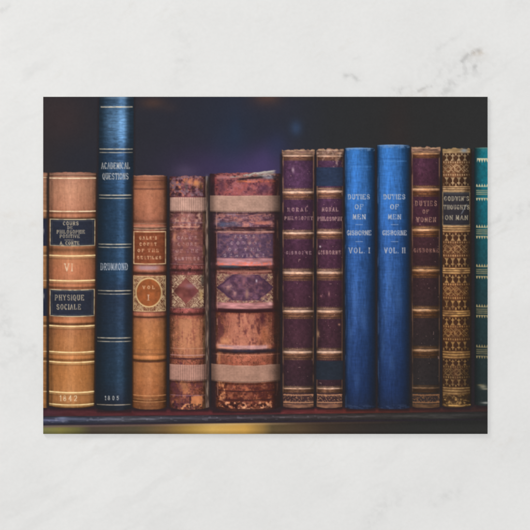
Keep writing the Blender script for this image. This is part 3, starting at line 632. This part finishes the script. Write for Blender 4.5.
# ---- 12: teal, cut off at the right
b = Book('teal leather book with gilt zigzag bands cut off by the right edge of the card', (474.4, 503), (474.6, 503), 147.4, 406, [(147, (50, 104, 106)), (152, (26, 110, 122)), (180, (22, 110, 126)), (215, (26, 100, 114)), (240, (30, 88, 98)), (270, (36, 76, 84)), (300, (38, 64, 68)), (350, (38, 54, 56)), (408, (42, 50, 50))],
         [(0, .4), (.06, .62), (.12, .82), (.25, 1.0), (.46, 1.06), (1, .8)], bow=(0, .6), bottom=1.5, grain=(.08, 2, 3), seed=35)
b.line(147.9, .9, (120, 140, 120), .6)
def zig(y0, y1, full=True, inten=1.0):
    pid = part('gilt_band', None, b.id); r = b.reg(y0, y1, .06, 1.0)
    G = keys(Y, [(147, (220, 204, 164)), (260, (196, 170, 116)), (400, (160, 142, 98))]) * inten
    tri = np.abs(((X - 475.6) % 2.6) - 1.3) / 1.3
    ID[r > .5] = pid
    if full:
        paint(r * np.clip((b.Y - (y0 + 3.2 * tri)) / .7 + .5, 0, 1) * box(b.Y, y0, y0 + 3.2) * .9, G)
        paint(r * np.clip(((y1 - 3.2 * tri) - b.Y) / .7 + .5, 0, 1) * box(b.Y, y1 - 3.2, y1) * .9, G)
        m = (y0 + y1) / 2
        for dy, th in ((-1.9, .7), (0, .9), (1.9, .7)): paint(r * gs(b.Y, m + dy, th * .7) * .8 * (.6 + .5 * N(3, 1, 640)), G)
        paint(r * box(b.Y, m - 3.2, m + 3.2) * .25, (90, 90, 70))
    else:
        paint(r * np.clip(((y1 - 3.6 * tri) - b.Y) / .7 + .5, 0, 1) * box(b.Y, y0 + .6, y1) * .95 * box(X, 477, 500), G)
zig(157.6, 162.6, False)
for y0, y1, it in ((183.6, 201, 1), (224.4, 239, .98), (263.6, 279, .95), (303.8, 318, .92), (344, 358.6, .85)): zig(y0, y1, True, it)
blob(483, 386.6, 4, 2.0, (168, 156, 126), .7); blob(485.5, 389, 4, .9, (184, 170, 140), .6); blob(486, 402.8, 5, 1.1, (170, 168, 160), .75); blob(480, 385, 3, .8, (150, 130, 90), .6)

window(0, 999)
X, Y, IMG, ID = FULL
# matte ink never prints below charcoal
# photographic print: slightly muted inks
lum_ = (IMG @ A(.3, .59, .11))[..., None]; IMG[:] = lum_ + (IMG - lum_) * .88
IMG *= (1 + .02 * (N(1.1, 1.1, 700) - .5))[..., None]
FL = 43.0
L_ = IMG @ A(.3, .59, .11)
LN = np.where(L_ < 96, FL + (np.clip(L_, 0, 96) / 96.0) ** 2.5 * (96 - FL), L_)
IMG[:] = np.maximum(LN[..., None] + (IMG - L_[..., None]) * (.62 + .38 * np.clip(L_ / 115, 0, 1))[..., None], 38)
IMG += 2.5 * (vnoise(X, Y, 1.0, 1.0, 701) - .5)[..., None]
# printing softness
def blur(a):
    k = A(.07, .86, .07)
    p = np.pad(a, ((1, 1), (0, 0), (0, 0)), 'edge'); a = k[0] * p[:-2] + k[1] * p[1:-1] + k[2] * p[2:]
    p = np.pad(a, ((0, 0), (1, 1), (0, 0)), 'edge'); return k[0] * p[:, :-2] + k[1] * p[:, 1:-1] + k[2] * p[:, 2:]
IMG = blur(IMG)
ALB = lin(IMG) * 1.0
ALB = np.clip(ALB - 0.008, 0.004, .95)

# ------------------------------------------------------------------ materials
def new_mat(name):
    m = bpy.data.materials.new(name); m.use_nodes = True
    return m, m.node_tree.nodes, m.node_tree.links, m.node_tree.nodes['Principled BSDF']
ink, nd, lk, bs = new_mat('printed_ink')
at = nd.new('ShaderNodeAttribute'); at.attribute_name = 'ink'
tc = nd.new('ShaderNodeTexCoord')
nz = nd.new('ShaderNodeTexNoise'); nz.inputs['Scale'].default_value = 2600; nz.inputs['Detail'].default_value = 2
rp = nd.new('ShaderNodeMapRange'); rp.inputs['To Min'].default_value = .965; rp.inputs['To Max'].default_value = 1.035
mx = nd.new('ShaderNodeVectorMath'); mx.operation = 'SCALE'
lk.new(tc.outputs['Object'], nz.inputs['Vector']); lk.new(nz.outputs['Fac'], rp.inputs['Value'])
lk.new(at.outputs['Color'], mx.inputs[0]); lk.new(rp.outputs['Result'], mx.inputs['Scale']); lk.new(mx.outputs['Vector'], bs.inputs['Base Color'])
bs.inputs['Roughness'].default_value = .7; bs.inputs['Specular IOR Level'].default_value = .05

stock, nd, lk, bs = new_mat('white_card_stock')
nz = nd.new('ShaderNodeTexNoise'); nz.inputs['Scale'].default_value = 900
cr = nd.new('ShaderNodeValToRGB'); cr.color_ramp.elements[0].color = (.70, .70, .68, 1); cr.color_ramp.elements[1].color = (.80, .80, .78, 1)
lk.new(nz.outputs['Fac'], cr.inputs['Fac']); lk.new(cr.outputs['Color'], bs.inputs['Base Color']); bs.inputs['Roughness'].default_value = .8

marble, nd, lk, bs = new_mat('white_marble')
at = nd.new('ShaderNodeAttribute'); at.attribute_name = 'stone'
tc = nd.new('ShaderNodeTexCoord')
n1 = nd.new('ShaderNodeTexNoise'); n1.inputs['Scale'].default_value = 900; n1.inputs['Detail'].default_value = 3
n2 = nd.new('ShaderNodeTexNoise'); n2.inputs['Scale'].default_value = 45; n2.inputs['Detail'].default_value = 6
r1 = nd.new('ShaderNodeMapRange'); r1.inputs['From Min'].default_value = .3; r1.inputs['From Max'].default_value = .7; r1.inputs['To Min'].default_value = .985; r1.inputs['To Max'].default_value = 1.01
r2 = nd.new('ShaderNodeMapRange'); r2.inputs['From Min'].default_value = .3; r2.inputs['From Max'].default_value = .7; r2.inputs['To Min'].default_value = .975; r2.inputs['To Max'].default_value = 1.01
mm = nd.new('ShaderNodeMath'); mm.operation = 'MULTIPLY'
mx = nd.new('ShaderNodeVectorMath'); mx.operation = 'SCALE'
for n_ in (n1, n2): lk.new(tc.outputs['Object'], n_.inputs['Vector'])
lk.new(n1.outputs['Fac'], r1.inputs['Value']); lk.new(n2.outputs['Fac'], r2.inputs['Value'])
lk.new(r1.outputs['Result'], mm.inputs[0]); lk.new(r2.outputs['Result'], mm.inputs[1])
lk.new(at.outputs['Color'], mx.inputs[0]); lk.new(mm.outputs['Value'], mx.inputs['Scale']); lk.new(mx.outputs['Vector'], bs.inputs['Base Color'])
bp = nd.new('ShaderNodeBump'); bp.inputs['Strength'].default_value = .08; bp.inputs['Distance'].default_value = .0002
lk.new(n1.outputs['Fac'], bp.inputs['Height']); lk.new(bp.outputs['Normal'], bs.inputs['Normal'])
bs.inputs['Roughness'].default_value = .55; bs.inputs['Specular IOR Level'].default_value = .2

# ------------------------------------------------------------------ meshes
def grid_mesh(name, vx, vy, z, quads, cols, attr, mat, parent=None):
    """vx, vy: world coordinates of vertices; quads: (n,4) indices"""
    me = bpy.data.meshes.new(name)
    n = len(vx); m = len(quads)
    me.vertices.add(n)
    co = np.empty((n, 3), dtype=np.float32); co[:, 0] = vx; co[:, 1] = vy; co[:, 2] = z
    me.vertices.foreach_set('co', co.ravel())
    me.loops.add(m * 4); me.loops.foreach_set('vertex_index', quads.astype(np.int32).ravel())
    me.polygons.add(m); me.polygons.foreach_set('loop_start', np.arange(0, m * 4, 4, dtype=np.int32))
    me.update(calc_edges=True)
    ca = me.color_attributes.new(attr, 'FLOAT_COLOR', 'POINT')
    c4 = np.ones((n, 4), dtype=np.float32); c4[:, :3] = cols
    ca.data.foreach_set('color', c4.ravel())
    me.materials.append(mat)
    o = bpy.data.objects.new(name, me); scene.collection.objects.link(o)
    if parent is not None: o.parent = parent
    return o

# marble surface, one sheet, fine under the picture's view and coarse beyond
inner = np.arange(-12, 542.1, 1.25)
outer = np.array([1500, 1000, 700, 480, 320, 210, 140, 90, 55, 32, 16, 6])
gx = np.concatenate([-12 - outer, inner, 542 + outer[::-1]])
GX, GY = np.meshgrid(gx, gx)
st = np.ones(GX.shape + (3,)) * A(.796, .79, .772)
big = vnoise(GX, GY, 120, 90, 801, 3); st *= (1 + .035 * (big - .5))[..., None]
warp = 5 * (vnoise(GX, GY, 16, 16, 802, 2) - .5); warp2 = 5 * (vnoise(GX, GY, 16, 16, 803, 2) - .5)
brk = vnoise(GX, GY, 5, 5, 804, 3)
fine = vnoise(GX, GY, 3, 3, 805, 3)
def vein(pts, w, depth, tint=(1, 1, 1)):
    d = np.full(GX.shape, 1e9)
    for (ax, ay), (bx_, by_) in zip(pts[:-1], pts[1:]):
        L = (bx_ - ax) ** 2 + (by_ - ay) ** 2
        px = GX + warp; py = GY + warp2
        t = np.clip(((px - ax) * (bx_ - ax) + (py - ay) * (by_ - ay)) / L, 0, 1)
        d = np.minimum(d, np.hypot(px - ax - t * (bx_ - ax), py - ay - t * (by_ - ay)))
    a = (np.exp(-(d / w) ** 2) * depth * .8 + .25 * depth * np.exp(-(d / (w * 3)) ** 2)) * (.35 + 1.1 * sstep(.35, .7, brk))
    st[:] = st * (1 - a[..., None] * (1.0 - A(*tint) * .25))
ru = GX * .86 - GY * .5 + 2 * warp; rv = GX * .5 + GY * .86 + 2 * warp2      # faint strata running up to the right
str1 = vnoise(ru, rv, 60, 13, 811, 4); str2 = vnoise(ru, rv, 90, 22, 812, 4)
st *= (1 - .030 * sstep(.52, .78, str1) * (.3 + sstep(.4, .7, big)))[..., None]
hair = np.clip(1 - np.abs(str2 - .5) / .018, 0, 1) * sstep(.5, .72, vnoise(GX, GY, 45, 45, 813, 3))
st *= 1 - hair[..., None] * .035 * A(.8, 1, 1.3)
st *= 1 + .02 * (vnoise(ru, rv, 9, 3, 814, 3) - .5)[..., None]
G1 = (1, 1, 1.02); T1 = (2.6, 1.9, 1.2)
vein([(346, 77), (353, 77), (358, 81)], 2.2, .20); vein([(394, 88), (401, 91), (405, 87)], 2.4, .24); vein([(352, 58), (358, 57)], 2, .06)
vein([(414, 92), (424, 88), (430, 86)], 1.6, .22); vein([(410, 95), (430, 93)], 5, .08, T1)
vein([(437, 50), (452, 38), (465, 30)], 2.2, .08); vein([(463, 60), (471, 52), (478, 49)], 2.0, .24); vein([(474, 52), (480, 52)], 3.0, .22, T1)
vein([(452, 82), (462, 72), (474, 68)], 8, .11); vein([(471, 68), (475, 66)], 1.6, .16); vein([(440, 92), (455, 78)], 6, .07); vein([(432, 72), (440, 70)], 4, .06)
vein([(440, 94), (449, 92)], 3, .1); vein([(420, 60), (470, 70), (500, 60)], 16, .03)
vein([(493, 180), (507, 172), (530, 163)], 5, .07, (1.4, 1.3, 1)); vein([(490, 224), (505, 218), (530, 206)], 6, .10); vein([(490, 150), (530, 120)], 14, .025)
vein([(182, 36), (186, 62), (176, 82)], 8, .045); vein([(178, 62), (184, 60)], 2, .06)
vein([(2, 10), (8, 6)], 4, .10); vein([(30, 74), (38, 68)], 3, .05); vein([(0, 218), (14, 214), (34, 224)], 6, .07, T1); vein([(2, 228), (26, 232)], 5, .06, (1.8, 1.5, 1))
vein([(0, 295), (6, 310), (2, 330)], 6, .10); vein([(10, 335), (30, 345), (38, 358)], 5, .07); vein([(0, 365), (22, 352)], 6, .06); vein([(4, 400), (36, 380)], 14, .03)
vein([(366, 524), (382, 512), (394, 503)], 7, .07); vein([(436, 502), (448, 497), (458, 494)], 4, .09); vein([(380, 500), (440, 480), (530, 440)], 14, .022)
vein([(186, 476), (190, 472)], 2.4, .05, T1); vein([(488, 440), (500, 444), (512, 442)], 2.4, .05, T1); vein([(514, 4), (520, 2)], 5, .09, (1.6, 1.5, 1.4))
vein([(120, 520), (220, 500), (300, 520)], 14, .025); vein([(60, 20), (200, 10), (300, 30)], 18, .018); vein([(20, 470), (60, 500)], 12, .025)
vein([(-60, 560), (-300, 800), (-700, 900)], 20, .14); vein([(600, -60), (900, -300), (1500, -380)], 24, .14); vein([(620, 420), (900, 380), (1400, 600)], 26, .12); vein([(-100, 200), (-500, 120), (-1200, -200)], 24, .12)
st *= (1 + .022 * (fine - .5) + .014 * (brk - .5))[..., None]
n_ = len(gx); jj, ii = np.meshgrid(np.arange(n_ - 1), np.arange(n_ - 1), indexing='ij')
q = np.stack([jj * n_ + ii, (jj + 1) * n_ + ii, (jj + 1) * n_ + ii + 1, jj * n_ + ii + 1], -1).reshape(-1, 4)
tab = grid_mesh('marble_surface', wx(GX.ravel()), wy(GY.ravel()), 0.0, q, st.reshape(-1, 3), 'stone', marble)
tab['kind'] = 'structure'

# the card itself: blank stock, its picture printed on the face
root = bpy.data.objects.new('postcard', None); scene.collection.objects.link(root)
root.location = (wx((PX0 + PX1) / 2), wy((PY0 + PY1) / 2), 0)
root['label'] = 'glossy postcard printed with a row of antique books, lying on white marble'
root['label'] = 'borderless postcard printed with a row of old leather books, lying flat on white marble'
root['category'] = 'postcard'
cxw, cyw = root.location.x, root.location.y
GAP = 0.0002                      # the card rests on slightly down-curled corners, so its face sits a little proud
import bmesh
bm = bmesh.new()
hw = (PX1 - PX0) * K / 2; hh = (PY1 - PY0) * K / 2
NXc, NYc = 48, 36
def under(u, v): return GAP * (1 - (u * u) * (v * v)) + 0.00002
grid_t = {}; grid_b = {}
for j in range(NYc + 1):
    for i in range(NXc + 1):
        u = -1 + 2 * i / NXc; v = -1 + 2 * j / NYc
        grid_t[i, j] = bm.verts.new((u * hw, v * hh, CARD_T - 0.00003)); grid_b[i, j] = bm.verts.new((u * hw, v * hh, under(u, v)))
for j in range(NYc):
    for i in range(NXc):
        bm.faces.new((grid_t[i, j], grid_t[i + 1, j], grid_t[i + 1, j + 1], grid_t[i, j + 1]))
        bm.faces.new((grid_b[i, j], grid_b[i, j + 1], grid_b[i + 1, j + 1], grid_b[i + 1, j]))
for i in range(NXc):
    bm.faces.new((grid_b[i, 0], grid_b[i + 1, 0], grid_t[i + 1, 0], grid_t[i, 0])); bm.faces.new((grid_t[i, NYc], grid_t[i + 1, NYc], grid_b[i + 1, NYc], grid_b[i, NYc]))
for j in range(NYc):
    bm.faces.new((grid_t[0, j], grid_t[0, j + 1], grid_b[0, j + 1], grid_b[0, j])); bm.faces.new((grid_b[NXc, j], grid_b[NXc, j + 1], grid_t[NXc, j + 1], grid_t[NXc, j]))
me = bpy.data.meshes.new('card_stock'); bm.to_mesh(me); bm.free(); me.materials.append(stock)
o = bpy.data.objects.new('card_stock', me); scene.collection.objects.link(o); o.parent = root

# cut the printed picture into its parts
cid = ID[:-1, :-1]
VX = wx(X) - cxw; VY = wy(Y) - cyw
objs = {}
order = sorted(range(len(PARTS)), key=lambda k: 0 if PARTS[k][2] is None else 1)
for k in order:
    name, label, par = PARTS[k]
    jy, ix = np.nonzero(cid == k)
    if len(jy) < 3: print('EMPTY PART', name, label); continue
    v00 = jy * NX + ix
    quads = np.stack([v00, v00 + NX, v00 + NX + 1, v00 + 1], -1)
    uq, inv = np.unique(quads.ravel(), return_inverse=True)
    ob = grid_mesh(name, VX.ravel()[uq], VY.ravel()[uq], CARD_T, inv.reshape(-1, 4), ALB.reshape(-1, 3)[uq], 'ink', ink, root if par is None else objs[par])
    if label: ob['label'] = label
    objs[k] = ob
print('parts', len(objs))
